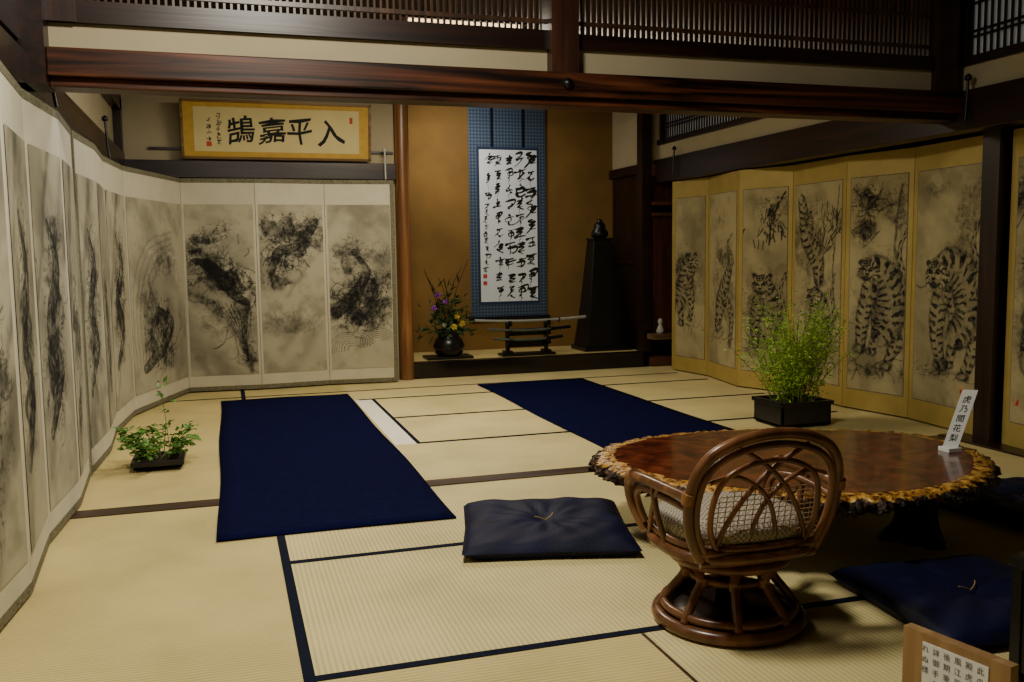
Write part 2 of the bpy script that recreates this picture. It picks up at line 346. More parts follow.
# ------------------------------------------------------------------ FOLDING SCREENS
M_sil=paintmat('silk_painting_dragon',(.50,.46,.33)); M_til=paintmat('silk_painting_tiger',(.45,.38,.20))
M_paper=mat('byobu_paper',(.62,.58,.44),.85,.05,8); M_gold=mat('byobu_gold_paper',(.43,.315,.085),.5,.08,8,metal=.15)
M_broc=mat('byobu_brocade',(.17,.155,.095),.8,.6,90)
M_edge=mat('byobu_edge',(.02,.016,.012),.5)
def panel(parent,P,Q,H,mm,border,pm,paint,mg,zb,zt,first,last,bw=.035,res=.007):
    P=Vector(P);Q=Vector(Q);u=(Q-P);W=u.length;u.normalize();n=Vector((u.y,-u.x))
    def pt(a,o,z): return (P.x+u.x*a+n.x*o,P.y+u.y*a+n.y*o,z)
    def slab(nm,a0,a1,o0,o1,z0,z1,m):
        V=[pt(a0,o1,z0),pt(a1,o1,z0),pt(a1,o0,z0),pt(a0,o0,z0),pt(a0,o1,z1),pt(a1,o1,z1),pt(a1,o0,z1),pt(a0,o0,z1)]
        return mesh(nm,V,BF,m,parent)
    g=.002
    slab('panel_board',g,W-g,-.018,0,.012,H,mm)
    slab('panel_core',g+.001,W-g-.001,-.022,-.018,.012,H,M_edge)
    slab('border_top',g,W-g,0,.0015,H-bw,H,border); slab('border_bottom',g,W-g,0,.0015,.012,.012+bw,border)
    if first: slab('border_side',g,g+bw,0,.0016,.012,H,border)
    if last: slab('border_side',W-g-bw,W-g,0,.0016,.012,H,border)
    l=mg+(bw*.6 if first else 0); r=mg+(bw*.6 if last else 0)
    pw=W-l-r; ph=H-zb-zt
    if mg>.04:
        for a0,a1,z0,z1 in((l-.006,l,zb,zb+ph),(l+pw,l+pw+.006,zb,zb+ph),(l-.006,l+pw+.006,zb-.006,zb),(l-.006,l+pw+.006,zb+ph,zb+ph+.006)): slab('painting_edging',a0,a1,0,.002,z0,z1,M_broc)
    pa=Paint(pw,ph,res); paint(pa)
    pa.build('painting',P+u*l,u,zb,pm,parent,n,.003)
def dr_generic(s):
    s.wash(.4); w,h=s.w,s.h; s.rays(7,random.choice((1.5,2.2)),.28)
    a=w*random.uniform(.3,.7);b=w*random.uniform(.3,.7)
    s.blob(a,h*.45,.16,.28,.8,.3); s.wisps(a,h*.45,.07,.14,22); s.blob(b,h*random.uniform(.15,.3),.1,.16,.8)
def dr_pale(s):
    s.wash(.4); w,h=s.w,s.h; s.rays(9,1.8,.3); s.blob(w*.4,h*.25,.13,.2,.6,.4)
def dr_big(s):
    w,h=s.w,s.h; s.wash(.4); s.rays(6,2.,.28)
    s.limb([(w*.2,h*.2),(w*.6,h*.36),(w*.35,h*.5),(w*.65,h*.66),(w*.4,h*.8)],[.03,.05,.06,.05,.02],60,.4,.8,True)
    s.blob(w*.5,h*.57,.15,.2,.9); s.blob(w*.4,h*.36,.16,.2,.9); s.blob(w*.6,h*.75,.12,.12,.7)
    s.wisps(w*.5,h*.5,.1,.2,34)
def waves(s,cx,cz,n,amp=.55):
    for k in range(n):
        r=.05+.022*k; s.stroke([(cx+r*math.cos(t),cz+r*.8*math.sin(t)) for t in(3.4,2.6,1.8,1.,.3)],.004,amp,.3,4)
def dA(s):
    s.wash(.4); w,h=s.w,s.h
    for k in range(5): s.stroke([(w*(.06+.05*k),h*.12),(w*(.04+.06*k),h*(.5-.02*k)),(w*(.28+.05*k),h*(.76-.03*k)),(w*.78,h*(.84-.035*k))],.012,.25)
    s.limb([(w*.2,h*.12),(w*.5,h*.2),(w*.7,h*.33),(w*.45,h*.42)],[.04,.06,.06,.03],60,.4,.8,True)
    s.blob(w*.5,h*.22,.28,.17,.95); s.blob(w*.45,h*.36,.24,.13,.95,.3); s.blob(w*.3,h*.47,.14,.16,.7); s.blob(w*.6,h*.68,.22,.12,.6)
    s.wisps(w*.5,h*.3,.14,.12,36); waves(s,w*.6,h*.08,6)
def dB(s):
    s.wash(.4); w,h=s.w,s.h; s.rays(5,-2.2,.25)
    s.stroke([(w*.9,h*.03),(w*.8,h*.3),(w*.95,h*.5)],.03,.5)
    for k in range(9): s.stroke([(w*(.35+.07*k),h*(.45-.01*k)),(w*(.7+.02*k),h*.22),(w*.86,h*.08)],.005,.7)
    s.limb([(w*.1,h*.68),(w*.4,h*.63),(w*.6,h*.5),(w*.85,h*.42)],[.02,.045,.045,.03],70,.5,.85,True)
    s.blob(w*.35,h*.82,.17,.08,.85,.5); s.blob(w*.28,h*.68,.22,.10,.95,-.3); s.blob(w*.6,h*.56,.26,.12,.95,-.5); s.blob(w*.35,h*.55,.2,.07,.95,-.2); s.blob(w*.82,h*.4,.09,.16,.9,.1)
    s.blob(w*.5,h*.62,.22,.09,.9,-.4); s.blob(w*.3,h*.42,.22,.05,.7,-.6); s.blob(w*.88,h*.12,.05,.12,.9); s.blob(w*.5,h*.3,.2,.12,.35)
    s.wisps(w*.4,h*.62,.15,.10,50); s.wisps(w*.7,h*.25,.05,.14,18,.2,-1.2)
def dC(s):
    s.wash(.45); w,h=s.w,s.h; s.rays(4,1.4,.25)
    s.limb([(w*.15,h*.6),(w*.3,h*.72),(w*.6,h*.76),(w*.9,h*.9)],[.03,.04,.04,.03],70,.4,.6,True)
    s.blob(w*.35,h*.86,.22,.11,.9); s.blob(w*.75,h*.85,.18,.13,.8); s.blob(w*.3,h*.68,.18,.12,.95,.4); s.blob(w*.6,h*.7,.22,.08,.85,.6); s.blob(w*.25,h*.55,.12,.07,.8)
    s.blob(w*.4,h*.3,.25,.12,.35); s.wisps(w*.4,h*.75,.14,.12,48)
def dD(s):
    s.wash(.4); w,h=s.w,s.h; s.rays(3,1.8,.2)
    s.limb([(w*.1,h*.35),(w*.4,h*.45),(w*.6,h*.6),(w*.4,h*.72)],[.05,.055,.035,.02],70,.5,.85,True)
    s.blob(w*.55,h*.5,.26,.11,.95,.3); s.blob(w*.25,h*.38,.22,.1,.95,-.4); s.blob(w*.75,h*.38,.2,.11,.95,.6); s.blob(w*.45,h*.29,.26,.08,.95); s.blob(w*.8,h*.54,.14,.09,.9); s.blob(w*.45,h*.42,.24,.09,.95)
    s.blob(w*.35,h*.68,.14,.16,.7); s.blob(w*.8,h*.7,.12,.1,.5)
    s.wisps(w*.5,h*.42,.15,.12,50); waves(s,w*.35,h*.12,8); waves(s,w*.75,h*.16,6)
H=1.76
sl=grp('dragon_folding_screen',(-.68,4,.9))
pts=[(-.70,1.60),(-.64,2.17),(-.71,2.74),(-.66,3.31),(-.70,3.88),(-.665,4.45),(-.70,5.03)]
for i,f in enumerate([dr_pale,dr_big,dr_generic,dr_big,dr_big,dr_generic]):
    panel(sl,pts[i],pts[i+1],H,M_paper,M_broc,M_sil,f,.03,.13,.2,i==0,i==5,.035,.006)
sl2=grp('dragon_folding_screen',(.3,7.9,.9))
pts=[(-.70,5.05),(-.67,5.65),(-.70,6.25),(-.65,6.92),(-.32,7.95),(.26,7.90),(.83,7.95),(1.42,7.90)]
fn=[dr_big,dr_generic,dr_big,dA,dB,dC,dD]
for i in range(len(pts)-1):
    panel(sl2,pts[i],pts[i+1],H,M_paper,M_broc,M_sil,fn[i],.02,.14,.21,i==0,i==len(pts)-2,.035,.005)
# tigers
def t1(s):
    w,h=s.w,s.h; s.wash(.4); s.blob(w*.2,h*.5,.1,.3,.6)
    s.tiger(.55,.60,.105,[(.1,.34),(.3,.44),(.4,.55),(.48,.60)],[.09,.12,.11,.08],[([(.4,.48),(.55,.36),(.5,.25)],[.06,.045,.03]),([(.15,.36),(.2,.22)],[.06,.035])])
def t2(s):
    w,h=s.w,s.h; s.wash(.4); s.blob(w*.5,h*.62,.16,.15,.7)
    s.tiger(.35,.22,.085,[(.75,.55),(.6,.46),(.45,.36),(.38,.26)],[.06,.09,.10,.07],[([(.6,.4),(.85,.3),(.8,.14)],[.06,.05,.03])],[(.75,.55),(.9,.62),(.7,.7),(.85,.76)]); s.blob(w*.5,h*.85,.1,.06,.4)
def t3(s):
    w,h=s.w,s.h; s.wash(.4)
    s.stroke([(w*.95,h*.98),(w*.7,h*.85),(w*.6,h*.7)],.012,.9); s.blob(w*.65,h*.88,.15,.1,1,.3); s.leaves(w*.65,h*.8,30,.07)
    s.tiger(.46,.48,.115,[(.5,.46),(.6,.35),(.5,.24)],[.10,.14,.12],[([(.38,.38),(.30,.27),(.33,.17)],[.06,.05,.035]),([(.7,.33),(.74,.24),(.68,.17)],[.06,.045,.03])],[(.75,.25),(.95,.32),(.9,.45),(.98,.55)])
    s.blob(w*.5,h*.12,.25,.05,.7)
def t4(s):
    w,h=s.w,s.h; s.wash(.4); s.leaves(w*.75,h*.80,46,.08); s.stroke([(w*.9,h*.3),(w*.85,h*.6),(w*.95,h*.98)],.008,.8)
    s.tiger(.28,.82,.08,[(.15,.92),(.2,.84),(.3,.72),(.5,.62),(.55,.52)],[.05,.07,.09,.09,.06],[([(.38,.76),(.55,.70)],[.035,.022])])
    s.tiger(.42,.42,.10,[(.48,.42),(.6,.34),(.55,.24)],[.09,.12,.10],[([(.42,.32),(.30,.22),(.32,.12)],[.055,.045,.03]),([(.68,.3),(.78,.21),(.7,.12)],[.06,.04,.03])],[(.6,.25),(.88,.3),(.82,.45),(.9,.55)])
def t5(s):
    w,h=s.w,s.h; s.wash(.42)
    s.stroke([(w*.9,h*.95),(w*.8,h*.7),(w*.95,h*.5)],.012,.6); s.blob(w*.3,h*.9,.13,.13,1.0,.2); s.blob(w*.25,h*.74,.1,.08,.9); s.blob(w*.85,h*.85,.1,.16,.7); s.wisps(w*.3,h*.85,.06,.08,24)
    s.tiger(.36,.56,.115,[(.40,.57),(.58,.55),(.76,.46),(.74,.34),(.6,.27)],[.09,.12,.13,.12,.08],[([(.40,.48),(.28,.36),(.24,.2)],[.075,.06,.038]),([(.76,.36),(.86,.24),(.72,.13)],[.08,.055,.035]),([(.55,.45),(.52,.3),(.46,.19)],[.055,.045,.032])],[(.86,.42),(.97,.5),(.88,.64),(.96,.74)])
    s.blob(w*.5,h*.1,.25,.05,.7)
def t6(s):
    w,h=s.w,s.h; s.wash(.4); s.blob(w*.3,h*.92,.15,.05,.35); s.blob(w*.85,h*.8,.12,.2,.5)
    s.tiger(.34,.55,.13,[(.40,.57),(.62,.58),(.82,.5),(.84,.38),(.68,.3)],[.10,.13,.14,.12,.09],[([(.45,.5),(.36,.34),(.46,.17)],[.085,.065,.042]),([(.82,.4),(.93,.27),(.80,.14)],[.09,.06,.038]),([(.6,.44),(.64,.3),(.58,.18)],[.055,.045,.032])],[(.92,.48),(.98,.58),(.88,.68),(.97,.78)])
    s.seal(w*.8,h*.07,.022); s.seal(w*.8,h*.03,.015); s.blob(w*.4,h*.13,.2,.04,.7)
def t7(s):
    w,h=s.w,s.h; s.wash(.4); s.tiger(.3,.60,.12,[(.35,.6),(.4,.45),(.3,.25)],[.1,.13,.1],[([(.5,.4),(.6,.2)],[.07,.05])]); s.seal(w*.08,h*.08,.02); s.blob(w*.2,h*.85,.14,.12,1); s.wisps(w*.2,h*.85,.06,.08,20)
sr=grp('tiger_folding_screen',(4.1,6,.9))
pts=[(4.0,7.73),(4.08,7.20),(3.98,6.54),(4.17,6.08),(4.14,5.41),(4.24,4.87),(4.19,4.20)]
for i,f in enumerate([t1,t2,t3,t4,t5,t6]):
    panel(sr,pts[i],pts[i+1],H,M_gold,M_gold,M_til,f,.045,.15,.16,i==0,i==5,.02,.0048)
sr2=grp('tiger_folding_screen',(4.15,3.4,.9))
pts=[(4.16,4.03),(4.10,3.42),(4.17,2.8)]
for i,f in enumerate([t7,t3]):
    panel(sr2,pts[i],pts[i+1],H,M_gold,M_gold,M_til,f,.045,.15,.16,i==0,i==1,.02,.006)
def hook(x,y,z,dx,dy,m):
    g=grp('screen_hanger',(x,y,z)); tube('strap',[(x,y,z+.14),(x+dx*.3,y+dy*.3,z+.1),(x+dx*.3,y+dy*.3,z-.08),(x+dx,y+dy,z-.1)],.008,m,g); lathe('knob',[(.001,0),(.02,.01),(.02,.03),(.001,.045)],(x,y,z+.13),m,g,12)
M_met=mat('pale_metal',(.5,.5,.48),.4,.1)
hook(1.36,7.965,1.87,0,-.02,M_met); hook(-.71,4.6,1.9,.02,0,M_black); hook(-.71,6.6,1.88,.02,0,M_black); hook(3.955,4.15,1.9,-.02,0,M_black); hook(3.95,7.6,1.9,-.02,0,M_black)

# ------------------------------------------------------------------ TEXT / CALLIGRAPHY
GC={}
def glyph(ch,off=0.0):
    if (ch,off) in GC: return GC[(ch,off)]
    c=D.curves.new('g','FONT'); c.body=ch; c.size=1; c.offset=off; c.resolution_u=3
    o=D.objects.new('g',c); coll.objects.link(o); dg=bpy.context.evaluated_depsgraph_get()
    me=D.meshes.new_from_object(o.evaluated_get(dg)); V=np.array([v.co[:] for v in me.vertices]) if len(me.vertices) else np.zeros((0,3)); F=[tuple(p.vertices) for p in me.polygons]
    D.objects.remove(o)
    if len(V): V=V[:,:2]-(V[:,:2].min(0)+V[:,:2].max(0))/2
    GC[(ch,off)]=(V,F); return GC[(ch,off)]
M_ink=mat('sumi_ink',(.004,.004,.006),.7,.2)
SH={'h':[(-.42,0),(-.1,.05),(.42,.1)],'v':[(0,.48),(.03,.1),(-.02,-.48)],'l':[(.12,.42),(.0,.05),(-.42,-.42)],'r':[(-.1,.2),(.12,-.15),(.48,-.38)],
'k':[(-.35,.18),(.3,.28),(.32,-.1),(.08,-.38),(-.12,-.25)],'z':[(-.28,.36),(.28,.38),(-.2,.05),(.28,.02),(-.22,-.32),(.34,-.34)],'d':[(-.08,.1),(.06,-.02),(.1,-.1)],
'o':[(-.25,.1),(.2,.22),(.25,-.12),(-.15,-.2),(-.2,.1),(.1,.3)],'u':[(-.3,.3),(-.28,-.2),(0,-.4),(.4,-.3),(.42,-.12)],'s':[(.2,.45),(-.2,.2),(.2,.02),(-.15,-.2),(.1,-.45)]}
CH=['hhvlr','hkld','vhzd','hvkh','lrhd','zlr','hhkv','dhou','khl','vzh','hlud','dduh','hov','lzr','hhhv','kovd','szl','sou','hszr']
def ribbon(P,w,to3d,VV,FF):
    Q=smoothpts(P,5); n=len(Q); b=len(VV)
    for i,q in enumerate(Q):
        t=i/(n-1); d=Q[min(i+1,n-1)]-Q[max(i-1,0)]; l=math.hypot(*d)+1e-9; nx,ny=-d[1]/l,d[0]/l
        ww=w*(.95-.75*t**1.6)*(.45+.55*min(1,t*6))*(1+.25*math.sin(t*9)); VV.append(to3d(q[0]+nx*ww*.5,q[1]+ny*ww*.5)); VV.append(to3d(q[0]-nx*ww*.5,q[1]-ny*ww*.5))
    for i in range(n-1): FF.append((b+2*i,b+2*i+1,b+2*i+3,b+2*i+2))
def brushchar(cx,cz,s,to3d,VV,FF,bold=.13,link=None):
    st=random.choice(CH); n=len(st); sh=.16
    for i,c in enumerate(st):
        ox=random.uniform(-.13,.13); oz=(.32-.64*i/max(1,n-1))*.8+random.uniform(-.05,.05); k=random.uniform(.55,1.05) if c!='v' else .9
        if c=='v': oz*=.3
        P=[(cx+(a*k+ox)*s,cz+(b*k*(.8 if c in 'zv' else .7)+a*k*sh+oz)*s) for a,b in SH[c]]
        ribbon([(x+random.uniform(-.03,.03)*s,z+random.uniform(-.03,.03)*s) for x,z in P],s*bold*random.uniform(.6,1.5),to3d,VV,FF)
    if link: ribbon([(cx+.05*s,cz-.35*s),(cx-.08*s,cz-.5*s),(cx+random.uniform(-.1,.1)*s,cz-link+.3*s)],s*.05,to3d,VV,FF)
def calligraphy(name,items,to3d,parent,curs=.06,off=0.0):
    VV=[];FF=[]
    for ch,x,z,s in items:
        V,F=glyph(ch,off)
        if not len(V): continue
        V=V.copy(); ph=random.random()*6; sh=.12; k=random.uniform(.9,1.05)
        X=V[:,0]*k+V[:,1]*-sh*.3+curs*np.sin(V[:,1]*5+ph); Z=V[:,1]/k*.95+V[:,0]*sh+curs*np.sin(V[:,0]*5+ph)
        n=len(VV); VV+=[to3d(x+a*s,z+b*s) for a,b in zip(X,Z)]; FF+=[tuple(n+i for i in f) for f in F]
    if VV: mesh(name,VV,FF,M_ink,parent)
# hanging scroll
sc=grp('hanging_scroll',(2.78,8.93,1.5))
M_blue,nt,b=newmat('scroll_blue_brocade')
v=coords(nt,(1,1,1),(0,math.radians(45),0)); ck=N(nt,'ShaderNodeTexChecker'); ck.inputs['Scale'].default_value=42; nt.links.new(v,ck.inputs[0])
ck.inputs[1].default_value=(.016,.038,.09,1); ck.inputs[2].default_value=(.07,.11,.17,1); nt.links.new(ck.outputs[0],b.inputs['Base Color']); b.inputs['Roughness'].default_value=.7
box('mounting',2.37,3.18,8.945,8.955,.47,2.6,M_blue,sc)
box('paper',2.475,3.085,8.941,8.945,.63,2.16,mat('scroll_paper',(.74,.80,.88),.85,.03),sc)
boxes('paper_edging',[(2.45,3.11,8.943,8.946,.60,2.19)],mat('scroll_edging',(.015,.03,.08),.7),sc)
boxes('streamers',[(2.60,2.625,8.938,8.945,2.19,2.6),(2.93,2.955,8.938,8.945,2.19,2.6)],M_border,sc)
tube('roller',[(2.34,8.93,.46),(2.78,8.93,.46),(3.21,8.93,.46)],.02,M_black,sc)
VV=[];FF=[];t3d=lambda x,z:(x,8.9395-random.uniform(0,.0002),z)
for x,z0,z1,n,s in((3.02,2.07,.72,9,.145),(2.905,2.07,.72,10,.14),(2.79,2.06,.72,10,.135),(2.675,2.06,.74,10,.13),(2.565,2.06,1.70,3,.12),(2.54,1.60,.96,10,.065)):
    stp=(z0-z1)/(n-1)
    for i in range(n): brushchar(x+random.uniform(-.01,.01),z0-i*stp,s*random.uniform(.85,1.15),t3d,VV,FF,.15,stp if random.random()<.5 else None)
mesh('characters',VV,FF,M_ink,sc)
boxes('seals',[(2.50,2.54,8.9385,8.94,.80,.84),(2.50,2.54,8.9385,8.94,.87,.91)],mat('seal_red',(.5,.05,.03),.7),sc)
# framed calligraphy above the beam (leans forward)
fr=grp('framed_calligraphy',(.48,7.98,2.15))
ta=math.radians(9)
def fp(x,h,o): return (x,7.985-h*math.sin(ta)-o*math.cos(ta),1.925+h*math.cos(ta)-o*math.sin(ta))
def fslab(nm,x0,x1,h0,h1,o0,o1,m):
    V=[fp(x0,h0,o1),fp(x1,h0,o1),fp(x1,h0,o0),fp(x0,h0,o0),fp(x0,h1,o1),fp(x1,h1,o1),fp(x1,h1,o0),fp(x0,h1,o0)]; mesh(nm,V,BF,m,fr)
fx0,fx1,fh=-.295,1.24,.475
fslab('backing',fx0,fx1,0,fh,-.01,.004,mat('frame_gold_silk',(.55,.33,.04),.6,.1,20))
fslab('paper',fx0+.10,fx1-.10,.06,fh-.06,.004,.007,mat('frame_paper',(.68,.57,.27),.8,.05))
M_fr=wood('frame_wood',(.10,.05,.015),(.3,.17,.05),'x',.4)
for a in((fx0,fx1,0,.02),(fx0,fx1,fh-.02,fh),(fx0,fx0+.02,0,fh),(fx1-.02,fx1,0,fh)): fslab('frame_bar',*a,-.012,.022,M_fr)
it=[(c,x,.235,sz) for c,x,sz in zip('鵠嘉平入',(.17,.42,.65,.90),(.235,.23,.23,.25))]
calligraphy('characters',it,lambda x,z:fp(x,z,.0085),fr,.03,.012)
VV=[];FF=[]
for x,z0,n,s in((.0,.34,5,.05),(-.075,.31,4,.045)):
    for i in range(n): brushchar(x,z0-i*.05,s,lambda x,z:fp(x,z,.0085),VV,FF,.14)
mesh('signature',VV,FF,M_ink,fr)
fslab('seal',1.06,1.085,.31,.36,.007,.009,mat('frame_seal_red',(.5,.06,.03),.7)); fslab('seal',-.10,-.06,.10,.14,.007,.009,D.materials['frame_seal_red'])
# ------------------------------------------------------------------ CARPETS
def carpet(x0,x1,y0,y1,name):
    nx,ny=12,40; V=[];F=[]
    for j in range(ny+1):
        for i in range(nx+1):
            x=x0+(x1-x0)*i/nx;y=y0+(y1-y0)*j/ny; V.append((x+.006*math.sin(y*3+i),y+.006*math.sin(x*5),.010+.0015*math.sin(x*9+y*4)))
    for j in range(ny):
        for i in range(nx):
            a=j*(nx+1)+i;F.append((a,a+1,a+nx+2,a+nx+1))
    o=mesh(name,V,F,M_navy,None,True); s=o.modifiers.new('s','SOLIDIFY'); s.thickness=.006; s.offset=-1; return o
carpet(-.07,.90,3.69,7.36,'felt_carpet'); carpet(2.02,2.98,3.75,7.46,'felt_carpet')

# ------------------------------------------------------------------ CUSHIONS
M_cush=mat('cushion_navy_silk',(.0030,.0042,.026),.62,.3,8,.15,spec=.2)
M_thr=mat('tassel_thread',(.45,.30,.06),.7)
def cushion(cx,cy,rot,s,h=.10,tuft=True):
    g=grp('zabuton_cushion',(cx,cy,0)); n=44;V=[];F=[];c=math.cos(rot);q=math.sin(rot)
    def P(a,b,z): 
        k=1-.03*(1-abs(a*b)); x=a*s*k; y=b*s*k; return (cx+x*c-y*q,cy+x*q+y*c,z)
    for side in(0,1):
        for j in range(n+1):
            for i in range(n+1):
                a=-1+2*i/n;b=-1+2*j/n; e=((1-abs(a)**6)*(1-abs(b)**6))**.45
                d=.02*math.exp(-(a*a+b*b)/.02)+.014*math.exp(-(a*a+b*b)/.3); wr=(.006*math.sin(9*a+5*b*b+cx*9)*math.sin(7*b-4*a)+.006*math.sin(13*math.atan2(b,a))*math.exp(-(a*a+b*b)/.5)*min(1,(a*a+b*b)*8))*e
                mid=.4*h
                V.append(P(a,b,mid+(h-mid)*e-(d if tuft else 0)+wr) if side==0 else P(a,b,mid-(mid-.002)*min(1,e*1.6)))
    m=(n+1)**2
    for sd in(0,1):
        for j in range(n):
            for i in range(n):
                a=sd*m+j*(n+1)+i; f=(a,a+1,a+n+2,a+n+1); F.append(f if sd==0 else f[::-1])
    mesh('pad',V,F,M_cush,g,True)
    z=h-.022
    for t in((-.05,.0,-.02),(.045,.02,-.03)):
        tube('thread',[(cx,cy,z),(cx+t[0]*.5+.01,cy+t[1]*.5,z+.012),(cx+t[0]*.9,cy+t[1]*1.2,h-.004)],.0018,M_thr,g)
cushion(1.18,3.36,math.radians(-15),.33,.080); cushion(2.18,2.21,math.radians(-5),.305,.075); cushion(3.22,2.95,math.radians(8),.30,.08)

# ------------------------------------------------------------------ BURL TABLE
tb=grp('live_edge_burl_table',(2.1,3.0,.15))
out=[(1.38,3.22),(1.43,3.43),(1.66,3.63),(2.06,3.70),(2.50,3.59),(2.87,3.36),(2.93,3.02),(2.71,2.65),(2.28,2.46),(1.92,2.50),(1.59,2.73),(1.43,2.97)]
P=[np.array(p) for p in out]; n0=len(P); K=50; ring=[]
for i in range(n0):
    p0,p1,p2,p3=P[i-1],P[i],P[(i+1)%n0],P[(i+2)%n0]
    for j in range(K):
        t=j/K; ring.append(.5*((2*p1)+(-p0+p2)*t+(2*p0-5*p1+4*p2-p3)*t*t+(-p0+3*p1-3*p2+p3)*t**3))
ring=np.array(ring); C=np.array([2.15,3.05]); nr=len(ring)
ang=np.arange(nr)/nr*2*np.pi
nz=lambda f,s: fbm(np.cos(ang)*f+9,np.sin(ang)*f+9,1.0,s,4)-.5
V=[];mi=[];F=[]
prof=[(.55,.300,0,0),(.895,.300,.05,0),(.908,.300,.06,0),(.965,.297,.06,.010),(.995,.286,.10,.018),(1.0,.270,.14,.034),(.985,.254,.16,.036),(.95,.238,.15,.034),(.86,.230,.05,.01)]
for k,(sca,z,rn,zn) in enumerate(prof):
    f=nz(5,3)*rn*.8+nz(40,k+5)*rn*1.3; g=nz(44,k+20)*zn*1.8
    if 1<=k<=2: f=nz(5,3)*.06+nz(22,6)*.05
    for i in range(nr):
        q=C+(ring[i]-C)*(sca+f[i]); V.append((q[0],q[1],z+g[i]))
for k in range(len(prof)-1):
    for i in range(nr):
        j=(i+1)%nr; F.append((k*nr+i,(k+1)*nr+i,(k+1)*nr+j,k*nr+j)); mi.append(0 if k<2 else (1 if k<4 else 2))
V.append((C[0],C[1],.300)); ci=len(V)-1
for i in range(nr): F.append((ci,i,(i+1)%nr)); mi.append(0)
V.append((C[0],C[1],.230)); ci=len(V)-1; o8=(len(prof)-1)*nr
for i in range(nr): F.append((ci,o8+(i+1)%nr,o8+i)); mi.append(2)
M_top,nt,b=newmat('polished_burl'); v=coords(nt); a=noise(nt,v,5.5,8,2.5)
nt.links.new(ramp(nt,a,[(.32,(.030,.005,.003)),(.5,(.11,.018,.007)),(.62,(.18,.036,.012)),(.78,(.28,.08,.025))]),b.inputs['Base Color'])
b.inputs['Roughness'].default_value=.24; b.inputs['Coat Weight'].default_value=.5; b.inputs['Coat Roughness'].default_value=.08
M_rim,nt,b=newmat('golden_burl_rim'); v=coords(nt); a=noise(nt,v,34,7,1)
nt.links.new(ramp(nt,a,[(.40,(.04,.014,.004)),(.48,(.36,.15,.02)),(.66,(.80,.48,.09))]),b.inputs['Base Color']); b.inputs['Roughness'].default_value=.35; bump(nt,b,a,.8,.01)
M_bark,nt,b=newmat('burl_bark'); v=coords(nt); a=noise(nt,v,46,6,1)
nt.links.new(ramp(nt,a,[(.44,(.007,.004,.003)),(.57,(.05,.022,.011)),(.74,(.32,.17,.06))]),b.inputs['Base Color']); b.inputs['Roughness'].default_value=.45; bump(nt,b,a,1,.02)
mesh('top_slab',V,F,[M_top,M_rim,M_bark],tb,True,mi)
M_root=mat('root_wood',(.022,.011,.007),.5,.5,30,.4)
def stump(x,y,r):
    V=[];F=[];n=40;L=14
    for k in range(L+1):
        z=k/L*.24; t=k/L; rr=r*(1.15-.6*math.sin(t*math.pi)**1+.25*t)
        for i in range(n):
            a=2*math.pi*i/n; w=rr*(1+.22*math.sin(3*a+x*5+t*2)+.12*math.sin(7*a+t*5)+.08*math.sin(13*a+t*9)); V.append((x+w*math.cos(a)+.02*math.sin(t*4),y+w*math.sin(a),z))
    for k in range(L):
        for i in range(n): j=(i+1)%n; F.append((k*n+i,k*n+j,(k+1)*n+j,(k+1)*n+i))
    F.append(tuple(range(n-1,-1,-1))); F.append(tuple(L*n+i for i in range(n)))
    mesh('root_leg',V,F,M_root,tb,True)
stump(2.50,2.82,.10); stump(2.52,3.30,.09); stump(1.82,3.24,.09)
# label on table: narrow card leaning in a small block holder
lb=grp('table_name_card',(2.80,2.93,.3)); M_card=mat('card_white',(.82,.83,.80),.7,.03)
def cp(a,b,o=0): return (2.735+.045*a+.115*b+.005*o,2.945-.035*a+.02*b+.006*o,.308+.235*b-.003*o)
V=[cp(0,0),cp(1,0),cp(1,0,1),cp(0,0,1),cp(0,1),cp(1,1),cp(1,1,1),cp(0,1,1)]
mesh('card',V,BF,M_card,lb)
box('holder',2.735,2.80,2.905,2.965,.300,.318,M_card,lb,.002)
VV=[];FF=[]
for i,chh in enumerate('虎乃間花梨'):
    Vg,Fg=glyph(chh); n=len(VV); VV+=[cp(.5+q[0]*.55,.84-.16*i+q[1]*.13,-.2) for q in Vg]; FF+=[tuple(n+k for k in f) for f in Fg]
if VV: mesh('characters',VV,FF,M_ink,lb)

# ------------------------------------------------------------------ RATTAN CHAIR
CX,CY=1.425,2.38
ch=grp('rattan_swivel_chair',(CX,CY,0))
M_rat=wood('rattan',(.075,.025,.009),(.25,.105,.038),'z',.28,.6); M_ratd=mat('rattan_dark',(.04,.015,.008),.35,.3,20); M_wrap=mat('rattan_binding',(.28,.13,.05),.5,.3,60)
M_web=mat('rattan_cane',(.30,.18,.09),.6,.3,40)
rt=math.radians(0); KS=.925; KZ=.97
def T(x,y,z): x*=KS;y*=KS;z*=KZ; return (CX+x*math.cos(rt)-y*math.sin(rt),CY+x*math.sin(rt)+y*math.cos(rt),z)
def ct(n,p,r,m,cyc=False,res=3): return tube(n,p,r*.88,m,ch,cyc,res)
def circ(r,z,ry=None,n=16,yo=0): ry=ry or r; return [T(r*math.cos(2*math.pi*i/n),yo+ry*math.sin(2*math.pi*i/n),z) for i in range(n)]
ct('base_ring_lower',circ(.235,.022),.023,M_rat,True); ct('base_ring_upper',circ(.215,.056),.015,M_rat,True)
lathe('base_disc',[(.185,.012),(.185,.035),(.12,.045),(.07,.05)],T(0,0,0),M_ratd,ch)
lathe('swivel_column',[(.045,.045),(.04,.15),(.055,.19),(.08,.205)],T(0,0,0),M_black,ch,20)
ct('collar_ring',circ(.125,.150),.013,M_rat,True); ct('seat_ring_lower',circ(.185,.215),.018,M_rat,True)
lathe('swivel_plate',[(.09,.208),(.155,.213),(.155,.232),(.09,.237)],T(0,0,0),M_ratd,ch)
